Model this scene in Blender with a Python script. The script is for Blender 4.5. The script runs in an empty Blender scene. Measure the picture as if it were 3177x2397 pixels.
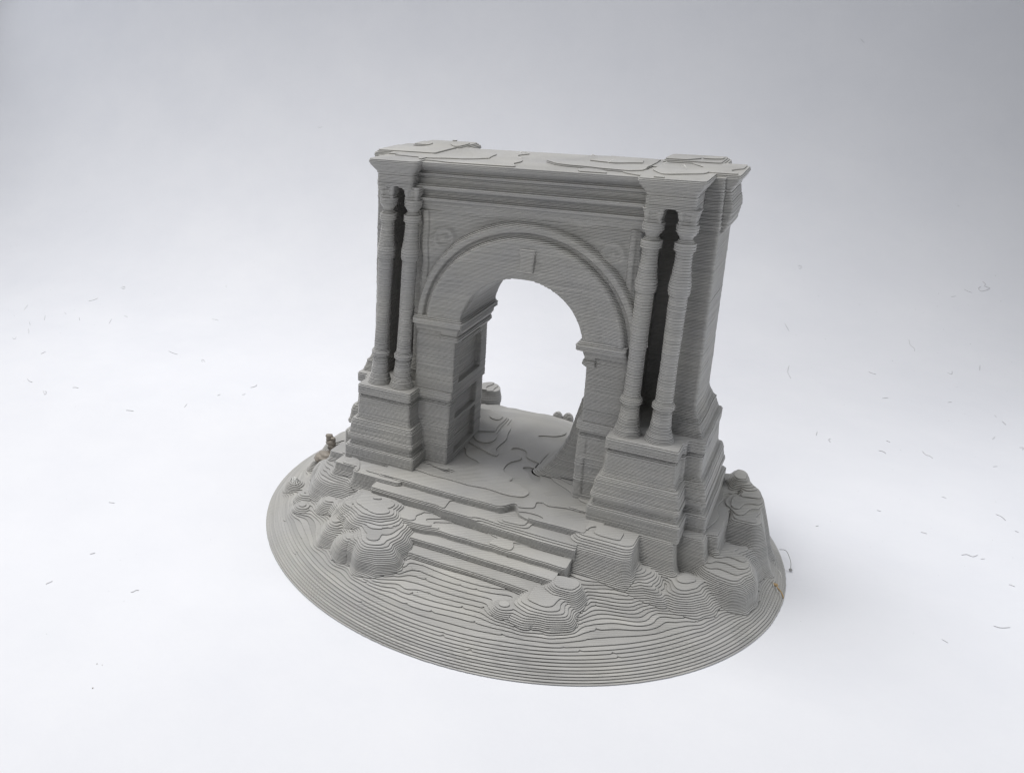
import bpy, bmesh, math, random
import numpy as np
from mathutils import Matrix, Vector

rng = np.random.default_rng(7)
random.seed(7)
S = bpy.context.scene
C = bpy.context.collection

# ---------------------------------------------------------------- camera
cam_d = bpy.data.cameras.new('camera')
cam = bpy.data.objects.new('camera', cam_d)
C.objects.link(cam)
S.camera = cam
cam.location = (0.51616936, -1.63337664, 0.94673714)
fwd = Vector((-0.5187392, 0.80593063, -0.28528138))
rgt = Vector((0.84087416, 0.54123069, 0.0))
upv = Vector((-0.15440304, 0.23988574, 0.95844381))
ROLL = -0.0089
cr, sr = math.cos(ROLL), math.sin(ROLL)
# image x axis / y axis (down) for a roll about the view direction
ix = rgt * cr + upv * sr
iy = upv * cr - rgt * sr
M = Matrix((ix, iy, -fwd)).transposed()
cam.rotation_euler = M.to_euler()
cam_d.sensor_fit = 'HORIZONTAL'
cam_d.sensor_width = 36.0
cam_d.lens = 36.0 * 2808.9355 / 3177.0
cam_d.shift_x = 693.8 / 3177.0
cam_d.shift_y = -242.5 / 3177.0
cam_d.clip_start = 0.02
cam_d.clip_end = 100.0

# ---------------------------------------------------------------- world and lamps
W = bpy.data.worlds.new('World')
S.world = W
W.use_nodes = True
bg = W.node_tree.nodes['Background']
bg.inputs[0].default_value = (0.93, 0.96, 1.0, 1)
bg.inputs[1].default_value = 0.26

def area(name, loc, target, sx, sy, watts, col, spread=180):
    d = bpy.data.lights.new(name, 'AREA')
    d.shape = 'RECTANGLE'
    d.size, d.size_y = sx, sy
    d.energy = watts
    d.color = col
    d.spread = math.radians(spread)
    o = bpy.data.objects.new(name, d)
    C.objects.link(o)
    o.location = loc
    o.rotation_euler = (Vector(target) - Vector(loc)).to_track_quat('-Z', 'Y').to_euler()
    return o

area('overhead_softbox', (-1.7, -0.1, 6.0), (-0.6, -0.1, 0), 2.9, 2.9, 48, (1.0, 0.985, 0.96), 66)
area('left_softbox', (-2.9, 0.7, 1.7), (-.3, 0.6, 0.4), 1.3, 1.3, 6.5, (0.92, 0.95, 1.0))
area('front_fill', (-0.7, -2.9, 2.5), (-0.1, 0.0, 0.35), 1.4, 1.0, 7.5, (1.0, 0.99, 0.97), 100)  # added fill that brightens the front faces, not a known lamp
area('right_softbox', (1.9, 0.35, 1.0), (0.2, 0.05, 0.35), 0.8, 0.8, 9, (0.95, 0.97, 1.0))

vs = S.view_settings
vs.view_transform = 'Standard'
vs.look = 'None'
vs.exposure = 0.0
vs.gamma = 1.0
vs.use_curve_mapping = False
S.render.engine = 'CYCLES'
S.cycles.filter_width = 1.35
S.cycles.max_bounces = 8
S.cycles.diffuse_bounces = 5

# ---------------------------------------------------------------- materials
def mat(name, base, rough, spec=0.5):
    m = bpy.data.materials.new(name)
    m.use_nodes = True
    b = m.node_tree.nodes['Principled BSDF']
    b.inputs['Base Color'].default_value = (*base, 1)
    b.inputs['Roughness'].default_value = rough
    b.inputs['Specular IOR Level'].default_value = spec
    return m

def plastic_material():
    m = mat('grey_printed_plastic', (.3, .293, .275), .38, .3)
    nt = m.node_tree; N = nt.nodes; L = nt.links
    b = N['Principled BSDF']
    tc = N.new('ShaderNodeTexCoord')
    # colour drifts a little from strand to strand and from place to place
    mp = N.new('ShaderNodeMapping'); mp.inputs['Scale'].default_value = (5, 5, 420)
    n1 = N.new('ShaderNodeTexNoise'); n1.inputs['Scale'].default_value = 1.0; n1.inputs['Detail'].default_value = 2
    n2 = N.new('ShaderNodeTexNoise'); n2.inputs['Scale'].default_value = 9.0; n2.inputs['Detail'].default_value = 5
    L.new(tc.outputs['Object'], mp.inputs[0]); L.new(mp.outputs[0], n1.inputs['Vector']); L.new(tc.outputs['Object'], n2.inputs['Vector'])
    r1 = N.new('ShaderNodeValToRGB')
    r1.color_ramp.elements[0].position = .3; r1.color_ramp.elements[0].color = (*PL_DARK, 1)
    r1.color_ramp.elements[1].position = .72; r1.color_ramp.elements[1].color = (*PL_LIGHT, 1)
    L.new(n1.outputs[0], r1.inputs[0])
    r2 = N.new('ShaderNodeValToRGB')
    r2.color_ramp.elements[0].position = .3; r2.color_ramp.elements[0].color = (.93, .93, .95, 1)
    r2.color_ramp.elements[1].position = .7; r2.color_ramp.elements[1].color = (1.04, 1.03, 1.0, 1)
    L.new(n2.outputs[0], r2.inputs[0])
    mx = N.new('ShaderNodeMix'); mx.data_type = 'RGBA'; mx.blend_type = 'MULTIPLY'; mx.inputs[0].default_value = 1
    L.new(r1.outputs[0], mx.inputs[6]); L.new(r2.outputs[0], mx.inputs[7])
    L.new(mx.outputs[2], b.inputs['Base Color'])
    # infill strands on the flat top skins, fine grain elsewhere
    geo = N.new('ShaderNodeNewGeometry')
    sep = N.new('ShaderNodeSeparateXYZ'); L.new(geo.outputs['True Normal'], sep.inputs[0])
    gt = N.new('ShaderNodeMath'); gt.operation = 'GREATER_THAN'; gt.inputs[1].default_value = .9
    L.new(sep.outputs[2], gt.inputs[0])
    wr = N.new('ShaderNodeMapping'); wr.inputs['Rotation'].default_value = (0, 0, math.radians(63))
    L.new(tc.outputs['Object'], wr.inputs[0])
    wv = N.new('ShaderNodeTexWave'); wv.wave_type = 'BANDS'; wv.bands_direction = 'X'
    wv.inputs['Scale'].default_value = 55; wv.inputs['Distortion'].default_value = .25; wv.inputs['Detail'].default_value = 1
    L.new(wr.outputs[0], wv.inputs['Vector'])
    n3 = N.new('ShaderNodeTexNoise'); n3.inputs['Scale'].default_value = 11; n3.inputs['Detail'].default_value = 2
    L.new(tc.outputs['Object'], n3.inputs['Vector'])
    r3 = N.new('ShaderNodeValToRGB'); r3.color_ramp.elements[0].position = .42; r3.color_ramp.elements[1].position = .6
    r3.color_ramp.elements[0].color = (.12, .12, .12, 1)
    L.new(n3.outputs[0], r3.inputs[0])
    mm = N.new('ShaderNodeMath'); mm.operation = 'MULTIPLY'; L.new(gt.outputs[0], mm.inputs[0]); L.new(r3.outputs[0], mm.inputs[1])
    mw = N.new('ShaderNodeMath'); mw.operation = 'MULTIPLY'; L.new(mm.outputs[0], mw.inputs[0]); L.new(wv.outputs[1], mw.inputs[1])
    n4 = N.new('ShaderNodeTexNoise'); n4.inputs['Scale'].default_value = 260; n4.inputs['Detail'].default_value = 3
    L.new(tc.outputs['Object'], n4.inputs['Vector'])
    ad = N.new('ShaderNodeMath'); ad.operation = 'MULTIPLY_ADD'; ad.inputs[1].default_value = .35
    L.new(n4.outputs[0], ad.inputs[0]); L.new(mw.outputs[0], ad.inputs[2])
    bp = N.new('ShaderNodeBump'); bp.inputs['Strength'].default_value = .6; bp.inputs['Distance'].default_value = .0022
    L.new(ad.outputs[0], bp.inputs['Height']); L.new(bp.outputs[0], b.inputs['Normal'])
    return m

PL_DARK = (.37, .367, .358)
PL_LIGHT = (.485, .48, .465)
PLASTIC = plastic_material()
SCORCH = mat('scorched_amber_plastic', (.44, .31, .16), .5)
HAIR = mat('white_plastic_hair', (.72, .72, .7), .4)
BLOB = mat('brownish_plastic_ooze', (.28, .25, .215), .45)
CRUMB = mat('grey_plastic_crumb', (.54, .54, .56), .6)
CRUMB_PALE = mat('pale_grey_plastic_crumb', (.64, .64, .66), .6)
CRUMB_BROWN = mat('brown_plastic_crumb', (.22, .19, .165), .6)
DARK = mat('dark_plastic_hair', (.3, .3, .29), .5)

def paper_material():
    m = mat('white_paper_sweep', (.82, .82, .83), .75, .25)
    nt = m.node_tree; N = nt.nodes; L = nt.links
    b = N['Principled BSDF']
    tc = N.new('ShaderNodeTexCoord')
    n = N.new('ShaderNodeTexNoise'); n.inputs['Scale'].default_value = 3; n.inputs['Detail'].default_value = 9; n.inputs['Roughness'].default_value = .65
    L.new(tc.outputs['Object'], n.inputs['Vector'])
    r = N.new('ShaderNodeValToRGB')
    r.color_ramp.elements[0].position = .3; r.color_ramp.elements[0].color = (.76, .77, .815, 1)
    r.color_ramp.elements[1].position = .7; r.color_ramp.elements[1].color = (.805, .812, .85, 1)
    L.new(n.outputs[0], r.inputs[0]); L.new(r.outputs[0], b.inputs['Base Color'])
    n2 = N.new('ShaderNodeTexNoise'); n2.inputs['Scale'].default_value = 140; n2.inputs['Detail'].default_value = 4
    L.new(tc.outputs['Object'], n2.inputs['Vector'])
    bp = N.new('ShaderNodeBump'); bp.inputs['Strength'].default_value = .12; bp.inputs['Distance'].default_value = .002
    L.new(n2.outputs[0], bp.inputs['Height']); L.new(bp.outputs[0], b.inputs['Normal'])
    return m
PAPER = paper_material()

# ---------------------------------------------------------------- the paper sweep
U = Vector((-.308, .951, 0)).normalized()
V = Vector((U.y, -U.x, 0))
S0, RR = 2.75, 1.35
def paper_sweep():
    c0 = Vector((cam.location.x, cam.location.y, 0))
    prof = [(-2.0, 0.0), (0.0, 0.0), (1.0, 0.0), (2.0, 0.0), (S0, 0.0)]
    for i in range(1, 41):
        a = math.pi / 2 * i / 40
        prof.append((S0 + RR * math.sin(a), RR - RR * math.cos(a)))
    prof.append((S0 + RR, RR + 1.4))
    bm = bmesh.new()
    xs = np.linspace(-5, 5, 11)
    g = [[bm.verts.new(c0 + U * s + V * float(x) + Vector((0, 0, z))) for x in xs] for s, z in prof]
    for i in range(len(prof) - 1):
        for j in range(len(xs) - 1):
            f = bm.faces.new((g[i][j], g[i][j + 1], g[i + 1][j + 1], g[i + 1][j]))
            f.smooth = True
    bmesh.ops.recalc_face_normals(bm, faces=bm.faces)
    me = bpy.data.meshes.new('backdrop'); bm.to_mesh(me); bm.free()
    if me.polygons[0].normal.z < 0: me.flip_normals()
    me.materials.append(PAPER)
    o = bpy.data.objects.new('backdrop', me); C.objects.link(o)
    o['kind'] = 'structure'; o['label'] = 'white paper sweep curving up behind the model'
    o['category'] = 'backdrop'
paper_sweep()

# ---------------------------------------------------------------- slicer: solids printed layer by layer
LAY = 0.0025           # layer height
A0 = (0.0105, 0.0446, 0.0)

def sines(seed):
    r = np.random.default_rng(seed)
    k = r.normal(size=(6, 3)); k /= np.linalg.norm(k, axis=1)[:, None]
    k *= r.uniform(.6, 1.7, size=(6, 1)); ph = r.uniform(0, 6.28, 6)
    return k, ph
def noise(x, y, z, freq, seed):
    k, ph = sines(seed)
    s = 0
    for i in range(6):
        s = s + np.sin((k[i, 0] * x + k[i, 1] * y + k[i, 2] * z) * freq + ph[i])
    return s / 3.2

def box(X, Y, x0, x1, y0, y1, r=.003):
    """signed distance, negative inside"""
    dx = np.abs(X - (x0 + x1) / 2) - (x1 - x0) / 2 + r
    dy = np.abs(Y - (y0 + y1) / 2) - (y1 - y0) / 2 + r
    return np.minimum(np.maximum(dx, dy), 0) + np.hypot(np.maximum(dx, 0), np.maximum(dy, 0)) - r

def poly_sd(X, Y, pts):
    P = np.array(pts, float); n = len(P)
    d = np.full(X.shape, 1e9); ins = np.zeros(X.shape, bool)
    for i in range(n):
        a, b = P[i], P[(i + 1) % n]
        e = b - a; wx, wy = X - a[0], Y - a[1]
        t = np.clip((wx * e[0] + wy * e[1]) / (e @ e), 0, 1)
        d = np.minimum(d, np.hypot(wx - t * e[0], wy - t * e[1]))
        c1 = (a[1] <= Y) & (b[1] > Y) | (b[1] <= Y) & (a[1] > Y)
        with np.errstate(divide='ignore', invalid='ignore'):
            xi = a[0] + (Y - a[1]) / (b[1] - a[1] + 1e-30) * e[0]
        ins ^= c1 & (X < xi)
    return np.where(ins, -d, d)

def blur(a, n):
    a = a.copy()
    for _ in range(n):
        p = np.pad(a, 1, mode='edge')
        a = .2 * (p[1:-1, 1:-1] + p[2:, 1:-1] + p[:-2, 1:-1] + p[1:-1, 2:] + p[1:-1, :-2])
    return a

def smin(a, b, k):
    h = np.clip(.5 + .5 * (b - a) / k, 0, 1)
    return b + (a - b) * h - k * h * (1 - h)
def smax(a, b, k):
    return -smin(-a, -b, k)

# edge-walk templates for the 16 marching-square cases; corners 0..3 (ccw), edges 4..7
TEMPL = {}
for case in range(1, 16):
    walk = []
    for i in range(4):
        if case >> i & 1: walk.append(i)
        if (case >> i & 1) != (case >> ((i + 1) % 4) & 1): walk.append(4 + i)
    segs = [(walk[i], walk[(i + 1) % len(walk)]) for i in range(len(walk))
            if walk[i] >= 4 and walk[(i + 1) % len(walk)] >= 4
            and (case >> (walk[i] - 4) & 1)]      # leaves the solid at the first, enters at the second
    TEMPL[case] = (walk, segs)

SLICED = []
def slice_solid(*a, **k):
    r = None
    for r in slice_gen(*a, **k): pass
    return r

def slice_gen(name, field, bounds, zlo, zhi, res, parent, bead=.44, jitter=.0002, bottom=True, material=None, shape=None, alt=.0001):
    """field(X, Y, z) > 0 inside.  Every layer becomes one rounded strand of plastic."""
    x0, x1, y0, y1 = bounds
    nx, ny = shape or (int((x1 - x0) / res) + 2, int((y1 - y0) / res) + 2)
    gx = x0 + np.arange(nx) * res; gy = y0 + np.arange(ny) * res
    X, Y = np.meshgrid(gx, gy, indexing='ij')
    k0, k1 = int(round(zlo / LAY)), int(round(zhi / LAY))
    F = {}
    def get(k):
        if k < k0 or k >= k1: return None
        if k not in F:
            f = field(X, Y, (k + .5) * LAY) + jitter * np.random.default_rng(k * 13 + 5).standard_t(4) + (alt if k % 2 else -alt)
            f = np.array(f, float); f[0] = f[-1] = -1e-4; f[:, 0] = f[:, -1] = -1e-4
            f -= .5 * bead * LAY       # the strand bulges out again by as much
            F[k] = f
        return F[k]
    VV, LOOPS, LENS, SM = [], [], [], []
    nv = 0
    for k in range(k0, k1):
        yield k
        f = get(k); up = get(k + 1); dn = get(k - 1)
        ins = f > 0
        if not ins.any():
            F.pop(k - 1, None); continue
        z0, z1 = k * LAY, (k + 1) * LAY
        cx = ins[:-1] != ins[1:]; cy = ins[:, :-1] != ins[:, 1:]
        ix_, jx_ = np.nonzero(cx); iy_, jy_ = np.nonzero(cy)
        tx = f[ix_, jx_] / (f[ix_, jx_] - f[ix_ + 1, jx_])
        ty = f[iy_, jy_] / (f[iy_, jy_] - f[iy_, jy_ + 1])
        px = np.concatenate([gx[ix_] + tx * res, gx[iy_]])
        py = np.concatenate([gy[jx_], gy[jy_] + ty * res])
        Gx, Gy = np.gradient(f)
        nxv = -np.concatenate([Gx[ix_, jx_] * (1 - tx) + Gx[ix_ + 1, jx_] * tx, Gx[iy_, jy_] * (1 - ty) + Gx[iy_, jy_ + 1] * ty])
        nyv = -np.concatenate([Gy[ix_, jx_] * (1 - tx) + Gy[ix_ + 1, jx_] * tx, Gy[iy_, jy_] * (1 - ty) + Gy[iy_, jy_ + 1] * ty])
        ln = np.hypot(nxv, nyv) + 1e-12; nxv /= ln; nyv /= ln
        ne = len(px)
        b = bead * LAY
        rings = [(z0, -.1 * b), (z0 + .2 * LAY, b * .3), (z0 + .42 * LAY, b * .85), (z0 + .65 * LAY, b), (z0 + .88 * LAY, b * .85), (z1, b * .4)]
        for zz, o in rings:
            VV.append(np.stack([px + nxv * o, py + nyv * o, np.full(ne, zz)], 1))
        base = nv; nv += ne * len(rings)
        ex = np.full(cx.shape, -1); ex[ix_, jx_] = np.arange(len(ix_))
        ey = np.full(cy.shape, -1); ey[iy_, jy_] = len(ix_) + np.arange(len(iy_))
        case = ins[:-1, :-1] * 1 + ins[1:, :-1] * 2 + ins[1:, 1:] * 4 + ins[:-1, 1:] * 8
        def edge(e, I, J):
            return (ex[I, J], ey[I + 1, J], ex[I, J + 1], ey[I, J])[e - 4]
        for c in range(1, 15):
            if c not in TEMPL: continue
            I, J = np.nonzero(case == c)
            if not len(I): continue
            for a, bb in TEMPL[c][1]:
                ea, eb = edge(a, I, J), edge(bb, I, J)
                for r in range(len(rings) - 1):
                    lo, hi = base + r * ne, base + (r + 1) * ne
                    LOOPS.append(np.stack([lo + ea, lo + eb, hi + eb, hi + ea], 1).ravel())
                    LENS.append(np.full(len(I), 4)); SM.append(np.ones(len(I), bool))
        for other, zz, ringi, flip in ((up, z1, len(rings) - 1, False), (dn, z0, 0, True)):
            if flip and not bottom: continue
            if other is None:
                need = case > 0
            else:
                o4 = (other[:-1, :-1] > 0) & (other[1:, :-1] > 0) & (other[1:, 1:] > 0) & (other[:-1, 1:] > 0)
                need = (case > 0) & ~o4
            if not need.any(): continue
            nodes = np.zeros(ins.shape, bool)
            nodes[:-1, :-1] |= need; nodes[1:, :-1] |= need; nodes[1:, 1:] |= need; nodes[:-1, 1:] |= need
            nodes &= ins
            ni, nj = np.nonzero(nodes)
            nid = np.full(ins.shape, -1); nid[ni, nj] = nv + np.arange(len(ni))
            VV.append(np.stack([gx[ni], gy[nj], np.full(len(ni), zz)], 1)); nv += len(ni)
            cn = ((0, 0), (1, 0), (1, 1), (0, 1))
            for c in range(1, 16):
                I, J = np.nonzero((case == c) & need)
                if not len(I): continue
                cols = []
                for w in TEMPL[c][0]:
                    if w < 4: cols.append(nid[I + cn[w][0], J + cn[w][1]])
                    else: cols.append(base + ringi * ne + edge(w, I, J))
                if flip: cols = cols[::-1]
                LOOPS.append(np.stack(cols, 1).ravel()); LENS.append(np.full(len(I), len(cols))); SM.append(np.zeros(len(I), bool))
        F.pop(k - 1, None)
    if not VV: return
    co = np.concatenate(VV).astype(np.float32); lp = np.concatenate(LOOPS).astype(np.int32)
    ll = np.concatenate(LENS).astype(np.int32); sm = np.concatenate(SM)
    me = bpy.data.meshes.new(name)
    me.vertices.add(len(co)); me.vertices.foreach_set('co', co.ravel())
    me.loops.add(len(lp)); me.loops.foreach_set('vertex_index', lp)
    me.polygons.add(len(ll))
    me.polygons.foreach_set('loop_start', np.concatenate([[0], np.cumsum(ll)[:-1]]).astype(np.int32))
    me.polygons.foreach_set('use_smooth', sm)
    co[:, 2] += .00011 * (len(SLICED) % 9)      # no two skins share a plane
    SLICED.append(name)
    me.vertices.foreach_set('co', co.ravel())
    me.update(calc_edges=True)
    me.materials.append(material or PLASTIC)
    ob = bpy.data.objects.new(name, me); C.objects.link(ob); ob.parent = parent
    yield ob

def prof(table):
    zs = [t[0] for t in table]; vs_ = [t[1] for t in table]
    return lambda z: float(np.interp(z, zs, vs_))

# ---------------------------------------------------------------- the printed arch
arch = bpy.data.objects.new('printed_arch', None)
C.objects.link(arch); arch.location = A0
arch['label'] = 'grey layered 3D print of a ruined triumphal arch on a round rocky base'
arch['category'] = 'model'
arch.empty_display_size = .05
DOTS = {'L': [[-2.1483, 0.8313, 0.0656, 0.0019], [-2.3123, 0.6818, 0.0395, 0.0014], [-2.1647, 0.7275, 0.039, 0.0019], [-2.1186, 0.7604, 0.0433, 0.0016], [-2.0166, 0.8189, 0.0498, 0.0019], [-2.1532, 0.6745, 0.0269, 0.0018], [-2.0754, 0.7011, 0.0271, 0.0016], [-1.9664, 0.7368, 0.0272, 0.0013], [-1.9367, 0.7786, 0.0338, 0.0013], [-1.917, 0.6678, 0.0133, 0.0013], [-1.9934, 0.6253, 0.011, 0.0015], [-2.0682, 0.4859, 0.0014, 0.0017], [-2.0001, 0.4545, 0.0, 0.002], [-1.8542, 0.6074, 0.0047, 0.0015], [-1.8076, 0.6928, 0.0119, 0.0013], [-1.662, 0.7292, 0.0106, 0.001], [-1.6578, 0.7123, 0.0085, 0.001], [-1.6368, 0.7714, 0.0151, 0.0015], [-1.6817, 0.8525, 0.032, 0.0018], [-1.6557, 0.9614, 0.0569, 0.0013], [-1.4974, 0.8609, 0.0221, 0.0012], [-1.3868, 0.9002, 0.0227, 0.0015], [-1.571, 0.5944, 0.0001, 0.0012], [-1.6713, 0.5208, 0.0, 0.0019], [-1.7056, 0.3955, 0.0, 0.0014], [-1.5325, 0.4189, 0.0, 0.0011], [-1.4559, 0.4743, -0.0, 0.0014], [-1.0862, 0.6859, 0.0, 0.0013], [-1.474, 0.2519, 0.0, 0.0013], [-1.3975, 0.2679, 0.0, 0.0011], [-1.4324, 0.1434, 0.0, 0.0008], [-1.4655, 0.0225, 0.0, 0.0014], [-1.3054, -0.097, 0.0, 0.0011], [-1.1965, -0.0384, 0.0, 0.0013], [-1.1651, -0.0784, 0.0, 0.0009], [-1.0296, 0.2145, 0.0, 0.001], [-1.0891, 0.3037, 0.0, 0.001], [-1.0165, 0.1145, 0.0, 0.0009], [-1.2143, 0.5774, 0.0, 0.0011], [-1.2819, 0.801, 0.0053, 0.0012], [-0.8806, 0.1449, 0.0, 0.0009], [-0.8637, 0.1276, 0.0, 0.0007], [-0.7934, 0.1084, 0.0, 0.0007], [-0.887, 0.3693, 0.0, 0.0008], [-1.4543, 1.1868, 0.1127, 0.0016], [-1.0764, 0.1262, 0.0, 0.0008], [-0.8981, 0.1046, 0.0, 0.0007], [-2.3036, 1.1467, 0.2368, 0.0026], [-2.1208, 1.1711, 0.2147, 0.0022], [-2.2809, 1.3058, 0.351, 0.0015], [-1.9657, 1.1985, 0.2011, 0.0018], [-1.9402, 1.2879, 0.2524, 0.0011], [-1.8502, 1.3199, 0.2543, 0.0014], [-1.769, 1.2887, 0.217, 0.0014], [-2.1558, 1.0139, 0.1366, 0.0018], [-1.8328, 1.143, 0.1482, 0.0017], [-1.9405, 1.0218, 0.1097, 0.0017], [-1.9328, 1.0608, 0.1252, 0.0014], [-2.478, 0.8683, 0.1182, 0.0021], [-2.4604, 0.885, 0.123, 0.0018]], 'F': [[-0.9827, -0.3963, 0.0, 0.0016], [-0.9929, -0.4409, 0.0, 0.0011], [-0.9606, -0.4342, 0.0, 0.0009], [-0.8116, -0.327, 0.0, 0.0007], [-0.8392, -0.4183, 0.0, 0.0013], [-0.7274, -0.2356, 0.0, 0.0007], [-0.5771, -0.2272, 0.0, 0.0009], [-0.5628, -0.5045, -0.0, 0.0012], [-0.5746, -0.5361, 0.0, 0.001], [-0.5597, -0.5328, -0.0, 0.0008], [-0.523, -0.6228, -0.0, 0.0011], [-0.4797, -0.6299, -0.0, 0.0011], [-0.6264, -0.7155, -0.0, 0.0009], [-0.614, -0.6986, 0.0, 0.0011], [-0.5262, -0.7674, 0.0, 0.0012], [-0.5316, -0.7794, 0.0, 0.0007], [-0.3208, -0.6558, 0.0, 0.0008], [-0.339, -0.7507, -0.0, 0.0006], [-0.4739, -0.3864, 0.0, 0.0012], [-0.401, -0.7781, 0.0, 0.0019], [-0.3922, -0.7757, 0.0, 0.0013], [-0.3668, -0.8226, 0.0, 0.002]], 'R': [[0.7981, 2.3122, 0.359, 0.0036], [0.7021, 2.1463, 0.2542, 0.0018], [0.7781, 2.1564, 0.2444, 0.0018], [0.9182, 2.0815, 0.1725, 0.0025], [0.7657, 1.9331, 0.1244, 0.0025], [0.9336, 1.9654, 0.1149, 0.0025], [0.7641, 1.867, 0.0975, 0.0017], [0.8077, 1.881, 0.0974, 0.0014], [0.8471, 1.9102, 0.1038, 0.0014], [0.7069, 1.8246, 0.0886, 0.0017], [0.7271, 1.8148, 0.0828, 0.0019], [0.7835, 1.7459, 0.0553, 0.0016], [0.852, 1.6901, 0.0357, 0.0018], [0.7688, 1.5908, 0.0214, 0.0015], [0.6561, 1.4769, 0.0102, 0.0018], [0.5514, 1.782, 0.0914, 0.0022], [0.6016, 1.767, 0.0803, 0.0017], [0.4326, 1.7789, 0.105, 0.002], [0.3811, 1.8361, 0.1369, 0.0015], [0.3972, 1.5272, 0.0323, 0.0019], [0.4757, 1.5393, 0.0295, 0.0019], [0.9498, 1.6214, 0.0169, 0.0012], [0.7109, 1.4299, 0.004, 0.001], [0.8937, 1.5036, 0.0052, 0.0012], [0.809, 1.3516, 0.0, 0.0019], [0.9235, 1.3877, 0.0, 0.0016], [0.5497, 1.0458, 0.0, 0.0011], [0.8158, 1.137, 0.0, 0.0011], [0.7003, 1.1719, 0.0, 0.0014], [0.487, 1.1899, 0.0, 0.001], [0.4559, 1.3132, 0.0019, 0.0013], [0.6475, 1.8841, 0.1198, 0.0014], [0.7786, 1.0609, 0.0, 0.0013], [0.7832, 0.9094, 0.0, 0.001], [0.8205, 0.8406, 0.0, 0.0012], [0.6747, 0.7955, 0.0, 0.0014], [0.6594, 0.6682, 0.0, 0.0012], [0.5207, 0.6475, 0.0, 0.0008], [0.5137, 0.556, 0.0, 0.0008], [0.5961, 0.5089, 0.0, 0.0009], [0.6725, 0.515, 0.0, 0.0011], [0.5532, 0.3325, 0.0, 0.0009], [0.6785, 0.4036, 0.0, 0.0007], [0.6955, 0.4113, 0.0, 0.0007], [0.7253, 0.447, 0.0, 0.0007], [0.7237, 0.4054, 0.0, 0.001], [0.766, 0.3966, -0.0, 0.0008], [0.7653, 0.382, 0.0, 0.0008], [0.8229, 0.4164, 0.0, 0.0008], [0.642, 0.2975, 0.0, 0.0008], [0.6227, 0.2625, 0.0, 0.0007], [0.7296, 0.2161, 0.0, 0.0009], [0.6548, 0.0926, 0.0, 0.0007], [0.7717, 0.2773, 0.0, 0.0009], [0.8494, 0.3587, 0.0, 0.0011], [0.8528, 0.4027, 0.0, 0.0008], [0.8415, 0.6061, 0.0, 0.0011], [0.8626, 0.6302, 0.0, 0.0005], [0.6318, 0.1886, 0.0, 0.0006], [0.6884, -0.0064, 0.0, 0.001], [0.5294, -0.0691, 0.0, 0.0009], [0.7129, 0.0745, -0.0, 0.0009], [0.5032, 0.468, 0.0, 0.0007], [0.4269, 0.6293, 0.0, 0.0008], [0.6887, 0.3252, 0.0, 0.0007], [0.7091, 0.3558, 0.0, 0.0007], [0.3329, 2.5071, 0.8293, 0.0016], [0.1563, 2.4036, 0.7344, 0.0016]]}
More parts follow.
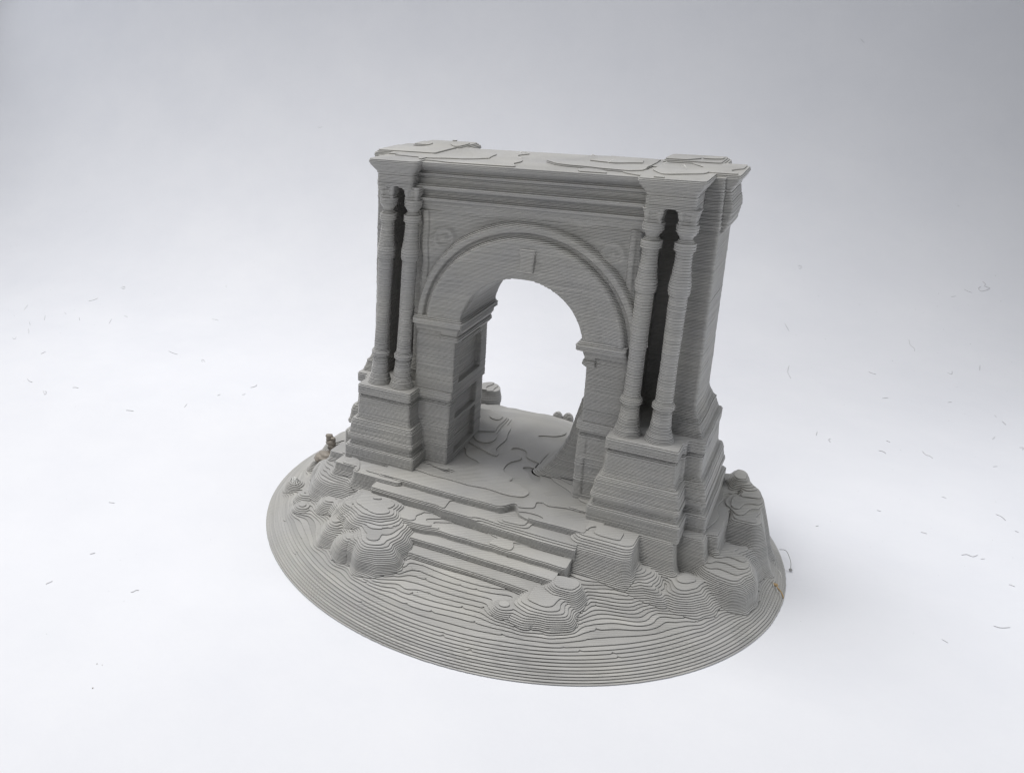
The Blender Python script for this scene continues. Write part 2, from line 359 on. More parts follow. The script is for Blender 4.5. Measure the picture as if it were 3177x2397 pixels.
THREADS = {'L': [[[-2.0195, 0.5176, 0.0022], [-2.0498, 0.5624, 0.0062]], [[-1.8936, 0.4286, 0.0], [-1.8647, 0.4059, 0.0]], [[-1.8376, 0.3731, 0.0], [-1.8165, 0.3569, 0.0], [-1.7998, 0.3402, 0.0]], [[-1.9056, 0.513, 0.0005], [-1.8656, 0.4728, -0.0]], [[-1.8104, 0.2796, 0.0], [-1.7918, 0.2696, 0.0], [-1.793, 0.278, 0.0], [-1.8076, 0.2935, 0.0]], [[-1.8671, 0.6928, 0.0145], [-1.8591, 0.7041, 0.0158], [-1.853, 0.7288, 0.0193]], [[-1.8321, 0.8314, 0.0381], [-1.8284, 0.8414, 0.0402], [-1.8211, 0.8438, 0.0401], [-1.8145, 0.8321, 0.0369], [-1.8229, 0.8282, 0.0367]], [[-1.6407, 0.5609, 0.0], [-1.6661, 0.6017, 0.0009]], [[-1.6027, 0.2131, -0.0], [-1.6052, 0.235, -0.0]], [[-1.468, 0.0373, 0.0], [-1.4505, 0.0281, 0.0], [-1.4356, 0.0268, 0.0]], [[-1.3624, -0.0008, 0.0], [-1.3324, -0.0217, 0.0], [-1.3437, -0.0047, 0.0], [-1.3514, -0.005, 0.0]], [[-1.3045, 0.0568, 0.0], [-1.2998, 0.0619, 0.0], [-1.2866, 0.0633, -0.0]], [[-1.1133, 0.4236, -0.0], [-1.1306, 0.4366, 0.0], [-1.1303, 0.4288, 0.0], [-1.1181, 0.418, 0.0]], [[-0.8718, 0.3208, 0.0], [-0.8653, 0.3359, 0.0], [-0.8693, 0.3492, 0.0]], [[-0.8619, 0.2657, 0.0], [-0.8565, 0.2712, 0.0], [-0.8612, 0.279, 0.0]], [[-0.9161, 0.2241, 0.0], [-0.9142, 0.2359, 0.0]], [[-1.4689, 1.021, 0.0566], [-1.4617, 1.0071, 0.0521]], [[-1.2748, 0.4437, -0.0], [-1.2476, 0.4353, -0.0], [-1.2284, 0.4333, 0.0]], [[-1.3517, 0.7752, 0.0051], [-1.3386, 0.7758, 0.0048], [-1.3247, 0.7753, 0.0044]], [[-1.061, 0.0127, 0.0], [-1.0548, 0.0165, 0.0], [-1.04, 0.0196, 0.0]], [[-0.9421, 0.1112, 0.0], [-0.95, 0.1326, 0.0]], [[-1.7819, 0.5587, 0.0007], [-1.7549, 0.5341, 0.0001]], [[-1.8685, 0.5709, 0.0025], [-1.8479, 0.5598, 0.0016]], [[-1.6484, 0.6484, 0.0028], [-1.6334, 0.6481, 0.0025]]], 'F': [[[-0.636, -0.6667, 0.0], [-0.6338, -0.6598, 0.0], [-0.6327, -0.6536, 0.0]], [[-0.4872, -0.6038, 0.0], [-0.484, -0.6005, 0.0], [-0.4832, -0.5946, -0.0], [-0.4786, -0.5918, 0.0]], [[-0.7501, -0.3814, 0.0], [-0.7378, -0.3776, 0.0]], [[-0.6389, -0.551, 0.0], [-0.6335, -0.5431, 0.0]]], 'R': [[[0.6947, 1.6415, 0.0362], [0.6986, 1.6084, 0.0289], [0.7093, 1.5911, 0.0249], [0.7103, 1.5728, 0.0216]], [[0.3561, 1.5846, 0.0491], [0.3735, 1.5427, 0.0374]], [[0.3984, 1.2992, 0.0022], [0.4002, 1.241, 0.0002], [0.4124, 1.19, 0.0]], [[0.8339, 1.9823, 0.1367], [0.8442, 1.9776, 0.1329], [0.8561, 1.9749, 0.13]], [[0.8826, 2.0393, 0.1566], [0.8912, 2.0319, 0.1515], [0.8897, 2.0189, 0.1454], [0.9032, 2.0171, 0.1425], [0.8925, 2.0007, 0.1364], [0.8793, 1.9922, 0.1345], [0.8732, 2.0017, 0.1398], [0.8789, 2.0144, 0.1449]], [[0.3548, 1.8989, 0.1724], [0.358, 1.9031, 0.1741], [0.3644, 1.8997, 0.1712], [0.3629, 1.8902, 0.1664], [0.3561, 1.8905, 0.1677]], [[0.7998, 1.9296, 0.1181], [0.8131, 1.9399, 0.1207]], [[0.6341, 1.1468, 0.0], [0.6481, 1.1631, 0.0]], [[0.7816, 1.2039, 0.0], [0.7909, 1.2146, 0.0]], [[0.8716, 1.5593, 0.0118], [0.8692, 1.519, 0.0073]], [[0.7905, 1.456, 0.0041], [0.8003, 1.4542, 0.0037], [0.8025, 1.4792, 0.0056]], [[0.5989, 1.3568, 0.0018], [0.6086, 1.3507, 0.0014], [0.617, 1.3477, 0.0011]], [[0.8794, 1.163, 0.0], [0.8824, 1.152, 0.0]], [[0.5008, 0.8116, 0.0], [0.5004, 0.7856, 0.0]], [[0.5308, 0.7832, 0.0], [0.5275, 0.7708, 0.0], [0.532, 0.7591, 0.0]], [[0.6307, 0.7655, 0.0], [0.6407, 0.7637, 0.0], [0.645, 0.7547, -0.0]], [[0.718, 0.8152, 0.0], [0.7239, 0.7955, 0.0], [0.7307, 0.794, 0.0], [0.7369, 0.7825, 0.0]], [[0.6451, 0.8389, 0.0], [0.6534, 0.8337, 0.0]], [[0.862, 0.9805, 0.0], [0.8683, 1.001, 0.0]], [[0.8367, 0.5409, 0.0], [0.8456, 0.5346, 0.0], [0.8513, 0.5207, 0.0]], [[0.7467, 0.5728, -0.0], [0.7547, 0.5698, 0.0]], [[0.6313, 0.4332, -0.0], [0.6384, 0.4331, 0.0]], [[0.7057, 0.3769, -0.0], [0.7115, 0.3778, 0.0], [0.7158, 0.3763, 0.0]], [[0.7686, 0.3185, 0.0], [0.7771, 0.3263, 0.0], [0.7859, 0.323, -0.0], [0.7941, 0.3344, 0.0]], [[0.798, 0.3205, 0.0], [0.8044, 0.3258, 0.0]], [[0.8007, 0.0848, 0.0], [0.8102, 0.0849, 0.0], [0.8236, 0.0943, 0.0]], [[0.7266, -0.0024, -0.0], [0.7351, -0.0083, 0.0]], [[0.8627, 0.4798, 0.0], [0.8684, 0.4778, 0.0]], [[0.8507, 0.8024, 0.0], [0.8591, 0.8094, 0.0]], [[0.8924, 1.1261, 0.0], [0.8982, 1.1037, 0.0]], [[0.8346, 0.2464, 0.0], [0.8425, 0.2435, 0.0]], [[0.529, 0.294, 0.0], [0.5341, 0.2999, 0.0]], [[0.9118, 0.9582, 0.0], [0.9193, 0.9608, 0.0], [0.9171, 0.9456, 0.0]], [[0.4133, 2.571, 0.9255], [0.4199, 2.5703, 0.9175], [0.4266, 2.5703, 0.9114]], [[-1.5127, 1.7665, 0.5811], [-1.5052, 1.7671, 0.5785], [-1.4942, 1.7727, 0.5813]]]}
# ---- terrain: round base, floor, steps, plinths and boulders flow into each other like one printed skin;
#      each part is cut from the common skin where it is the uppermost component
GRES = .0023
GX0, GY0, GN = -.517, -.552, 444
gX, gY = np.meshgrid(GX0 + np.arange(GN) * GRES, GY0 + np.arange(GN) * GRES, indexing='ij')
RW = lambda X, Y: np.hypot(X + A0[0], Y + A0[1])
KR = [.4985, .4975, .4945, .4905, .4867, .482, .4778, .4725, .467, .462, .4555, .449, .4415]
rad = [0, .2, .25, .30, .33, .36, .40] + KR[::-1]
hgt = [.068, .066, .062, .056, .0515, .0455, .0375] + [i * LAY for i in range(12, -1, -1)]
PITS = [(x, y) for x, y in zip(rng.uniform(-.40, .30, 80), rng.uniform(-.5, -.30, 80))]
def base_height(X, Y):
    r = RW(X, Y)
    h = np.interp(r, rad, hgt)
    inner = np.clip((.465 - r) / .05, 0, 1)
    h = h + inner * (.0006 * noise(X, Y, 0, 34, 3) + .0004 * noise(X, Y, 0, 95, 4))
    def bump(cx, cy, sx, sy, a):
        return a * np.exp(-((X - cx) / sx) ** 2 - ((Y - cy) / sy) ** 2) * inner
    wob = .5 + .5 * noise(X, Y, 0, 75, 8)
    h = h + bump(.232, -.285, .065, .030, .006) + bump(.232, -.285, .075, .04, .008) * wob
    h = h + bump(-.305, -.235, .07, .045, .005) + bump(-.32, -.25, .08, .05, .006) * wob
    h = h + bump(-.39, -.04, .06, .12, .012) + bump(0, .26, .34, .10, .010) + bump(.0, .0, .3, .15, .006)
    for cx, cy, rr, a in ((-.060, -.432, .014, .002), (-.105, -.437, .017, .0022), (.29, -.31, .03, .002), (-.11, -.415, .04, .003), (.02, -.385, .06, .0012)):
        h = h + bump(cx, cy, rr, rr, a)
    return h
G_H = base_height(gX, gY)
for px, py in PITS:
    if math.hypot(px + A0[0], py + A0[1]) < .47:
        G_H = np.where(np.hypot(gX - px, gY - py) < .0023, G_H - 2.2 * LAY, G_H)

COMP = []      # (name, window, function(X, Y, z) -> field, zlo, zhi, sharp)
def comp(name, bounds, f, zlo, zhi, sharp=False):
    i0, j0 = int((bounds[0] - GX0) / GRES), int((bounds[2] - GY0) / GRES)
    i1, j1 = int((bounds[1] - GX0) / GRES) + 1, int((bounds[3] - GY0) / GRES) + 1
    i0, j0 = max(i0, 0), max(j0, 0); i1, j1 = min(i1, GN), min(j1, GN)
    COMP.append((name, (i0, i1, j0, j1), f, zlo, zhi, sharp))

comp('base_disc', (-.517, .6, -.552, .6), lambda X, Y, z: np.minimum(G_H - z, .4952 + z * 3 - RW(X, Y)), 0, .10)

def floor_field():
    sh = {}
    def f(X, Y, z):
        if 'sd' not in sh:
            sh['sd'] = poly_sd(X, Y, [(-.19, -.172), (-.09, -.178), (.03, -.176), (.085, -.168), (.10, -.174), (.17, -.166), (.18, -.1), (.18, .2), (.08, .235), (-.04, .255), (-.15, .245), (-.2, .2), (-.2, -.1)])
            top =   .1272 + .0022 * noise(X, Y, 0, 30, 21) + .0011 * noise(X, Y, 0, 75, 22) + .005 * np.exp(-((X + .10) / .035) ** 2 - ((Y - .05) / .06) ** 2)
            top = top + .004 * np.exp(-((X - .11) / .04) ** 2 - ((Y + .05) / .05) ** 2) - .0022 * np.exp(-((X - .02) / .045) ** 4 - ((Y + .07) / .035) ** 4)
            sh['top'] = top - .012 * np.clip((Y - .14) / .12, 0, 1) ** 2
        side = -(sh['sd'] + .25 * max(0, .1275 - z)) + .003 * noise(X, Y, z, 60, 12)
        return np.minimum(side, sh['top'] - z)
    return f
comp('passage_floor', (-.23, .22, -.21, .30), floor_field(), .06, .14, True)

XR = [.14, .16, .172, .176, .18]
STEP = [(-.361, .0628), (-.3305, .0758), (-.302, .0888), (-.266, .1112), (-.2253, .1254)]
for i, (yf, zt) in enumerate(STEP):
    def step_field(X, Y, z, yf=yf, zt=zt, i=i):
        fr = yf + .0014 * noise(X, 0, 0, 34, 40 + i) + .0007 * noise(X, 0, 0, 110, 70 + i)
        top = zt + .0007 * noise(X, Y, 0, 42, 50 + i)
        if i == 2:
            fr = fr - .010 * np.exp(-((X + .115) / .04) ** 4)
            top = top + .0055 * (.5 + .5 * np.tanh((-.075 - X + .012 * np.sin(Y * 160) + .006 * noise(X, Y, 0, 60, 49)) / .016))
        if i == 3:
            fr = fr + .005 * np.clip((-.07 - X) / .015, 0, 1) - .004 * np.clip((X - .0) / .05, 0, 1)
            top = top - .0065 * np.exp(-((Y - fr) / .008) ** 2) * np.clip((X + .02) / .03, 0, 1) + .002 * np.clip((-.06 - X) / .03, 0, 1)
        if i == 3:
            top = top + .0058 * np.exp(-((X - .060) / .024) ** 4 - ((Y + .247 - .1 * X) / .013) ** 4)
        if i == 4:
            fr = fr + .026 * np.exp(-((X - .046) / .013) ** 2) - .007 * np.clip((X - .055) / .03, 0, 1)
            top = top - .0045 * np.exp(-((X - .075) / .035) ** 2 - ((Y + .222) / .014) ** 2) - .002 * np.clip((X - .06) / .06, 0, 1)
        t = (zt - z)
        bat = .10 * max(0, t) + .003 * max(0, 1 - t / .005)
        sd = np.minimum(Y - fr - bat + .0009, np.minimum(XR[i] - X, np.minimum(X + .22, -.13 - Y)))
        return np.minimum(sd, top - z)
    comp('step', (-.235, .225, -.40, -.12), step_field, .04, zt + .010, True)

def plinth_left(X, Y, z):
    b = .10 * max(0, .121 - z)
    d = box(X, Y, -.276 - b, -.172, -.233 - b, .2, .008)
    d = smin(d, box(X, Y, -.326 - b, -.2, -.2145 - b, .15, .005), .003)
    d = smin(d, box(X, Y, -.362 - b, -.2, -.172 - b, .12, .006), .003)
    top = .1215 + .0012 * noise(X, Y, 0, 42, 61) - .004 * np.clip((-.30 - X) / .06, 0, 1) + .002 * np.exp(-((X + .225) / .03) ** 4 - ((Y + .21) / .012) ** 4)
    return smin(-d + .0008 * noise(X, Y, z, 70, 62), top - z, .003)
comp('plinth', (-.39, -.14, -.27, .22), plinth_left, .05, .13)
def plinth_right(X, Y, z):
    b = .030 * min(1, max(0, .121 - z) / .016) ** .7 + .25 * max(0, .105 - z); c = .12 * max(0, .121 - z)
    d = box(X, Y, .170 - b * .42, .262 + c, -.230 - b, .2, .017)
    d = smin(d, box(X, Y, .2, .317 + c, -.186 - c * 1.5, .15, .005), .006)
    d = smin(d, box(X, Y, .2, .3605 + c, -.150 - c, .14, .004), .003)
    d = smin(d, box(X, Y, .2, .3785, -.117 - c, .13, .004), .003)
    top = .1218 + .0012 * noise(X, Y, 0, 46, 65) - .004 * np.clip((X - .34) / .03, 0, 1) + .002 * np.exp(-((X - .22) / .02) ** 4 - ((Y + .215) / .02) ** 4)
    return smin(-d + .0016 * noise(X, Y, z * .5, 60, 66), top - z, .007)
comp('plinth', (.11, .41, -.29, .22), plinth_right, .05, .13)

def rock(pts, zb, zt, s, p=1.6, seed=0, tilt=(0, 0), nz=.0034, name='rock', zlo=None, bump=.0012, r=.012):
    P = np.array(pts, float); cx, cy = P.mean(0); st = {}; wq = .0065 if name == 'rock' else .001
    def f(X, Y, z):
        if 'sd' not in st:
            st['sd'] = smax(blur(poly_sd(X + wq * noise(X, Y, 0, 52, seed + 3) + .5 * wq * noise(X, Y, 0, 120, seed + 5), Y + wq * noise(X, Y, 0, 52, seed + 4) + .5 * wq * noise(X, Y, 0, 120, seed + 6), pts), int(r * 1500 * (.6 if name == 'rock' else 1))) - .0012, np.full(X.shape, -.03), r)
            st['top'] = zt + tilt[0] * (X - cx) + tilt[1] * (Y - cy) + bump * noise(X, Y, 0, 60, seed + 1)
        t = min(max((z - zb) / (zt - zb), -.6), 1.3)
        side = -(st['sd'] + (s * t ** p if t > 0 else .25 * (z - zb))) + nz * noise(X, Y, z * .5, 55, seed) + nz * .9 * np.abs(noise(X, Y, z * .4, 85, seed + 7)) - nz * .4
        return smin(side, (st['top'] - z) * 1.1, .007)
    m = .03
    comp(name, (P[:, 0].min() - m, P[:, 0].max() + m, P[:, 1].min() - m, P[:, 1].max() + m), f, zlo if zlo is not None else zb - .03, zt + .012)
def knob(x, y, r, zb, zt, seed, name='pebble', p=2.2):
    pts = [(x + r * math.cos(a) * (1 + .12 * math.sin(3 * a + seed)), y + r * math.sin(a)) for a in np.linspace(0, 6.283, 14)[:-1]]
    rock(pts, zb, zt + .002, r * .75, p, seed, nz=.0006, name=name, zlo=zb - .025, bump=.0003, r=.004)

# left-hand boulders
rock([(-.262, -.285), (-.242, -.335), (-.205, -.362), (-.152, -.360), (-.126, -.322), (-.130, -.25), (-.25, -.235)], .086, .1140, .046, 1.0, 201, (0, .05), bump=.0016)
rock([(-.180, -.41), (-.152, -.434), (-.118, -.430), (-.092, -.402), (-.090, -.34), (-.11, -.29), (-.22, -.29), (-.222, -.35)], .046, .0945, .040, 3.2, 203, (0, .05), bump=.0016)
rock([(-.265, -.29), (-.262, -.335), (-.215, -.352), (-.19, -.33), (-.20, -.27)], .048, .098, .022, 2, 204)
knob(-.246, -.348, .033, .043, .075, 205, 'rock'); knob(-.193, -.388, .026, .04, .078, 206, 'rock')
rock([(-.392, -.165), (-.380, -.225), (-.350, -.248), (-.312, -.254), (-.262, -.256), (-.25, -.19), (-.36, -.14)], .050, .0925, .022, 2.2, 207, (.05, .22))
rock([(-.432, -.135), (-.43, -.10), (-.37, -.16), (-.355, -.12), (-.40, -.09)], .05, .075, .02, 1.5, 208)
rock([(-.452, -.04), (-.445, -.095), (-.38, -.12), (-.35, -.06), (-.35, .09), (-.43, .08)], .048, .118, .055, 1.3, 209, (.15, 0))
for x, y, r, zb, zt, sd in ((-.3076, -.275, .020, .046, .066, 221), (-.3752, -.2542, .018, .036, .053, 222), (-.3602, -.2888, .015, .034, .046, 223), (-.4278, -.2097, .019, .028, .047, 224),
                            (-.3777, -.1705, .020, .05, .083, 225), (-.2745, -.278, .022, .046, .071, 226), (.103, -.4103, .015, .044, .0565, 228)):
    knob(x, y, r, zb, zt, sd)
# right-hand boulders
rock([(.150, -.345), (.162, -.360), (.198, -.350), (.210, -.327), (.196, -.303), (.154, -.305)], .054, .0785, .012, 1.5, 231, (-.05, 0), nz=.0010, bump=.0009, r=.006)
rock([(.108, -.405), (.125, -.420), (.150, -.428), (.184, -.420), (.205, -.39), (.205, -.33), (.13, -.325), (.112, -.355)], .034, .0655, .030, 2.6, 233, nz=.0022)
rock([(.235, -.268), (.272, -.278), (.314, -.253), (.318, -.2), (.25, -.18)], .045, .079, .030, 1.6, 235, (0, .2), bump=.002)
rock([(.300, -.262), (.345, -.268), (.378, -.255), (.402, -.225), (.402, -.165), (.33, -.15), (.29, -.2)], .033, .078, .046, 1.4, 237, (-.08, .28), bump=.002)
rock([(.388, -.185), (.414, -.193), (.437, -.175), (.447, -.12), (.438, -.085), (.37, -.08), (.35, -.16)], .030, .081, .018, 2.6, 239, (0, .12), nz=.0025, bump=.002)
rock([(.372, -.052), (.432, -.048), (.455, -.02), (.453, .05), (.43, .11), (.37, .12)], .048, .1215, .020, 1.4, 241, (-.02, .08), nz=.0012, bump=.0018, r=.008)
rock([(.355, .06), (.42, .08), (.40, .15), (.35, .16)], .06, .140, .02, 1.4, 243, nz=.002, bump=.002)
rock([(.36, -.12), (.40, -.11), (.435, -.085), (.44, -.04), (.37, -.04)], .04, .080, .022, 1.4, 245, nz=.0015, bump=.002)

_lay = {}
def skin_layer(z):
    key = round(z / LAY, 2)
    if key in _lay: return _lay[key]
    KR_, KS = .0072, .0016
    SR = np.zeros(gX.shape, np.float32); SS = np.zeros(gX.shape, np.float32)
    m1 = np.full(gX.shape, -1.0, np.float32); m2 = m1.copy(); arg = np.full(gX.shape, -1, np.int16)
    cs = {}
    for n, (name, (a, b, c_, d), f, zl, zh, sharp) in enumerate(COMP):
        if not (zl - LAY <= z <= zh): continue
        w = np.s_[a:b, c_:d]
        v = f(gX[w], gY[w], z)
        v = np.clip(v, -.2, .06).astype(np.float32)
        cs[n] = v
        if sharp: SS[w] += np.exp(v / KS)
        else: SR[w] += np.exp(v / KR_)
        up = v > m1[w]
        m2[w] = np.where(up, m1[w], np.maximum(m2[w], v))
        arg[w] = np.where(up, n, arg[w]); m1[w] = np.where(up, v, m1[w])
    TR = KR_ * np.log(SR + 1e-12); TS = KS * np.log(SS + 1e-12)
    T = smax(TR, TS, .0035)
    _lay[key] = (T, m1, m2, arg, cs)
    for k in [q for q in _lay if q < key - 2.5]: del _lay[k]
    return _lay[key]

def terrain_parts():
    """slice all the parts layer by layer together, so that every common layer is worked out once"""
    gens = []
    for n, (name, (a, b, c_, d), f, zl, zh, sharp) in enumerate(COMP):
        def field(X, Y, z, n=n, a=a, b=b, c_=c_, d=d):
            T, m1, m2, arg, cs = skin_layer(z)
            w = np.s_[a:b, c_:d]
            if n not in cs: return np.full(X.shape, -1e-3)
            own = np.where(arg[w] == n, m1[w] - m2[w], cs[n] - m1[w])
            return np.minimum(T[w] + .00004 * (n % 6), own + .0004)
        bx = (GX0 + a * GRES, GX0 + (b - 1) * GRES, GY0 + c_ * GRES, GY0 + (d - 1) * GRES)
        gens.append(slice_gen(name, field, bx, max(0, zl), zh, GRES, arch, bottom=False, jitter=.00005, bead=.9 if not sharp and name != 'plinth' else .55, alt=0, shape=(b - a, d - c_)))
    k = 0
    live = [(g, next(g)) for g in gens]
    while live:
        live = [(g, q) if q > k else (g, next(g, None)) for g, q in live]
        live = [(g, q) for g, q in live if isinstance(q, int)]
        k += 1
terrain_parts()
# ---- pedestals
OFF_P = prof([(.118, .020), (.1475, .020), (.151, .0135), (.156, .0112), (.1635, .0105), (.1655, .0155), (.1725, .0165), (.175, .0140), (.190, .0118), (.203, .0098), (.206, .0040), (.212, .0012), (.235, .0), (.251, -.0005), (.2535, -.0045), (.2565, -.0045), (.2585, .0016), (.275, .0018), (.2775, -.0005)])
def pedestal(sgn):
    xin = -.123 if sgn < 0 else .127
    def f(X, Y, z):
        o = OFF_P(z)
        if sgn < 0: a0, a1, b0, b1, c0, c1 = -.302, -.189, -.334, -.2, -.31, xin
        else: a0, a1, b0, b1, c0, c1 = .188, .304, .2, .336, xin, .31
        d = box(X, Y, a0 - o, a1 + o, -.163 - o, .163 + o, .0045)
        d = smin(d, box(X, Y, b0 - o, b1 + o, -.104 - o, .09 + o, .0045), .004)
        o2 = min(o, .005) * .9
        d2 = box(X, Y, c0, c1, -.118 - o2, .06, .004)
        if z > .262: d2 = box(X, Y, c0 - (.004 if sgn > 0 else 0), c1 + (.004 if sgn < 0 else 0), -.121, .062, .004)
        d = smin(d, d2, .006)
        if sgn < 0:
            if .138 < z < .205 or .213 < z < .258:      # sunk panels in the jamb
                d = np.maximum(d, -box(X, Y, -.1325, -.08, -.088, .022, .003))
        else:
            if .135 < z < .208 or .215 < z < .256:
                d = np.maximum(d, -box(X, Y, .142, .178, -.14, -.1165 - o2 * .8, .002))
        return -d + .00045 * noise(X, Y, z, 90, 71)
    bx = (-.375, -.10, -.2, .2) if sgn < 0 else (.10, .375, -.2, .2)
    return slice_solid('pedestal', f, bx, .118, .2775, .0023, arch, bottom=False)
pedestal(-1); pedestal(1)

# ---- wall with the arched opening
ZC, RI = .4117, .116
XC = .0088
FOOT = prof([(.2775, .0185), (.287, .015), (.296, .0125), (.300, .0125), (.303, .0085), (.318, .002), (.327, 0), (1, 0)])
def slots(X, Y):      # slot cut extra deep between each pair of columns, to darken the gap
    return np.minimum(box(X, Y, -.281, -.227, -.14, .015, .004), box(X, Y, .209, .263, -.14, .015, .004))
def wall_field(X, Y, z):
    o = FOOT(z)
    d = box(X, Y, -.314 - o, .312 + o, -.072 - o, .072 + o, .004)
    d = np.minimum(d, box(X, Y, -.199, .199, -.117, .117, .004))
    d = np.minimum(d, box(X, Y, -.292, .292, -.0715, .105, .006))
    d = np.maximum(d, -slots(X, Y))
    if z < ZC: xl, xr = -.119, .131
    else:
        q = RI * RI - (z - ZC) ** 2
        h = math.sqrt(q) if q > 0 else -1
        xl, xr = XC - h, XC + h
    if ZC > z > .385:
        xl = -.119 + .012 * min(1, (z - .385) / .02)
        xr = .131 - .006 * min(1, (z - .385) / .02)
    if xr > xl:
        op = np.maximum(np.maximum(xl - X, X - xr), Y - .066)
        d = np.maximum(d, -op)
    hb = .165
    if z < ZC: wl, wr = -.165, .175
    else:
        q = .165 ** 2 - (z - ZC) ** 2
        h = math.sqrt(q) if q > 0 else -1
        wl, wr = XC - h, XC + h
    if wr > wl:
        op = np.maximum(np.maximum(wl - X, X - wr), .06 - Y)
        d = np.maximum(d, -op)
    if .29 < z < .368:      # sunk panel and slot in the left jamb
        d = np.maximum(d, -box(X, Y, -.1290, -.08, -.088, .025, .003))
    if .374 < z < .3825:
        d = np.maximum(d, -box(X, Y, -.140, -.08, -.080, .02, .003))
    f = -d + .0005 * noise(X, Y, z, 75, 81)
    # worn relief in the spandrels, and the narrow frame beside the columns
    if .44 < z < .636:
        front = np.clip((-.095 - Y) / .01, 0, 1)
        rel = .0030 * noise(X, 0, z, 70, 83) * 1.0
        for cx, cz in ((-.150, .585), (.160, .590)):
            rr = np.hypot(X - cx, z - cz)
            rel = rel + .0036 * np.exp(-((rr - .017) / .005) ** 2) + .0035 * np.exp(-(rr / .007) ** 2)
        fr = ((np.abs(X + .186) < .006) | (np.abs(X - .190) < .005)) * .0035
        f = f + front * (rel + fr)
    return f
slice_solid('arch_wall', wall_field, (-.345, .345, -.14, .135), .2775, .725, .0023, arch)

# ---- archivolt: moulded ring of the arch
CX1, CZ1, RO = .0122, .4203, .2073
OFF_A = prof([(.105, 0), (.120, .0), (.1235, .0035), (.150, .0048), (.172, .0055), (.180, .0055), (.1815, .0095), (.1875, .0105), (.1885, .006), (.194, .006), (.1955, .0115), (.204, .0125), (.2065, .010), (.2073, -.006), (.22, -.02)])
def archivolt_field(X, Y, z):
    ri = np.hypot(X - XC, z - ZC); ro = np.hypot(X - CX1, z - CZ1)
    t = np.clip((ro - RI) / (RO - RI), 0, 1)
    r = ri * (1 - t) + ro * t
    off = np.interp(r, [.105, .114, .118, .130, .150, .172, .180, .1835, .187, .1925, .1955, .2035, .2065, .211, .22],
                    [-.02, .008, .0135, .0145, .0120, .0158, .0178, .0155, .0050, .0045, .0125, .0140, .0105, -.002, -.03])
    f = np.minimum(Y + .1172 + off, -.10 - Y)
    f = np.minimum(f, (ri - RI) * 1.0)
    return np.minimum(f, z - .428) + .0004 * noise(X, Y, z, 80, 91)
slice_solid('archivolt', archivolt_field, (-.205, .23, -.14, -.09), .4275, .636, .0018, arch)
def keystone_field(X, Y, z):
    xm = .0165; w = .0115 + (z - .545) * .06
    rid = .003 * np.exp(-((np.abs(X - xm) - w * .72) / .0025) ** 2)
    d = np.maximum(np.abs(X - xm) - w, -.11 - Y - .0)
    return np.minimum(np.minimum(w - np.abs(X - xm), Y + .1368 + rid), -.11 - Y)
slice_solid('keystone', keystone_field, (-.005, .04, -.135, -.105), .5425, .585, .0012, arch)

# ---- imposts
OFF_I = prof([(.383, .002), (.388, .006), (.393, .0065), (.396, .003), (.402, .004), (.412, .007), (.415, .009), (.4175, .0165), (.4265, .0175), (.431, .012)])
def impost(sgn):
    def f(X, Y, z):
        o = OFF_I(z)
        if sgn < 0: d = box(X, Y, -.2, -.1165 + o * 1.05, -.1165 - o * 1.35, .06, .004)
        else: d = box(X, Y, .1305 - o * .9, .2, -.1165 - o * 1.35, .06, .004)
        if z < .41: d = np.maximum(d, -(Y + .06) if False else (np.abs(X - sgn * .125) - .022)) if z < .402 else d
        return -d + .0006 * noise(X, Y, z, 60, 95)
    bx = (-.215, -.08, -.14, .075) if sgn < 0 else (.09, .215, -.14, .075)
    return slice_solid('impost', f, bx, .3825, .4325, .0021, arch)
impost(-1); impost(1)

# ---- entablature across the wall
OFF_E = prof([(.632, -.002), (.640, .001), (.648, .0035), (.6535, .0045), (.655, .0125), (.6595, .0135), (.662, .0045), (.668, .003), (.6755, .005), (.677, .0160), (.6825, .0180),
              (.685, .0025), (.690, .001), (.6925, .004), (.6965, .0005), (.6995, .0005), (.7005, .0065), (.705, .0070), (.707, .0005), (.7105, .001), (.717, .010), (.7205, .0200), (.7265, .0220), (.7275, .0190), (.7295, .0150), (.734, .0110)])
def entab_field(X, Y, z):
    o = OFF_E(z)
    d = np.minimum(box(X, Y, -.215, .215, -.116 - o, .079, .004), box(X, Y, -.30, .30, -.05, .079, .004))
    if z < .6765: d = np.maximum(d, -slots(X, Y))
    top = .7292 + .0016 * noise(X, Y, 0, 22, 101) + .0009 * noise(X, Y, 0, 60, 102)
    return np.minimum(-d + .0004 * noise(X, Y, z, 60, 103), top - z)
slice_solid('entablature', entab_field, (-.32, .32, -.145, .10), .6325, .7375, .0023, arch)

OFF_B = prof([(.672, .001), (.679, .0), (.700, .0), (.706, .0015), (.714, .007), (.720, .0112), (.7255, .0128), (.7285, .0118), (.7305, .0095), (.733, .0065), (.738, .003)])
def entab_block(x0, x1, y0, y1, zt, seed, ny=0.0):
    def f(X, Y, z):
        o = OFF_B(z)
        d = box(X, Y, x0 - o, x1 + o, y0 - o, y1 + o, .0075)
        top = zt + .0013 * noise(X, Y, 0, 38, seed)
        if z < .6795:      # small drips over the gap between the two capitals
            m = (x0 + x1) / 2
            d = np.maximum(d, (.016 - np.abs(X - m)) if z < .6768 else (.009 - np.abs(X - m)))
        return np.minimum(-d + .0005 * noise(X, Y, z, 70, seed + 1), top - z)
    return slice_solid('entablature_block', f, (x0 - .02, x1 + .02, y0 - .02, y1 + .02), .675, zt + .003, .0021, arch)
entab_block(-.2775, -.2035, -.1485, -.06, .7315, 111)
entab_block(.2075, .2845, -.1485, -.06, .7315, 113)
entab_block(.2005, .2815, .05, .128, .7365, 115)
entab_block(-.290, -.198, .05, .138, .7365, 117)
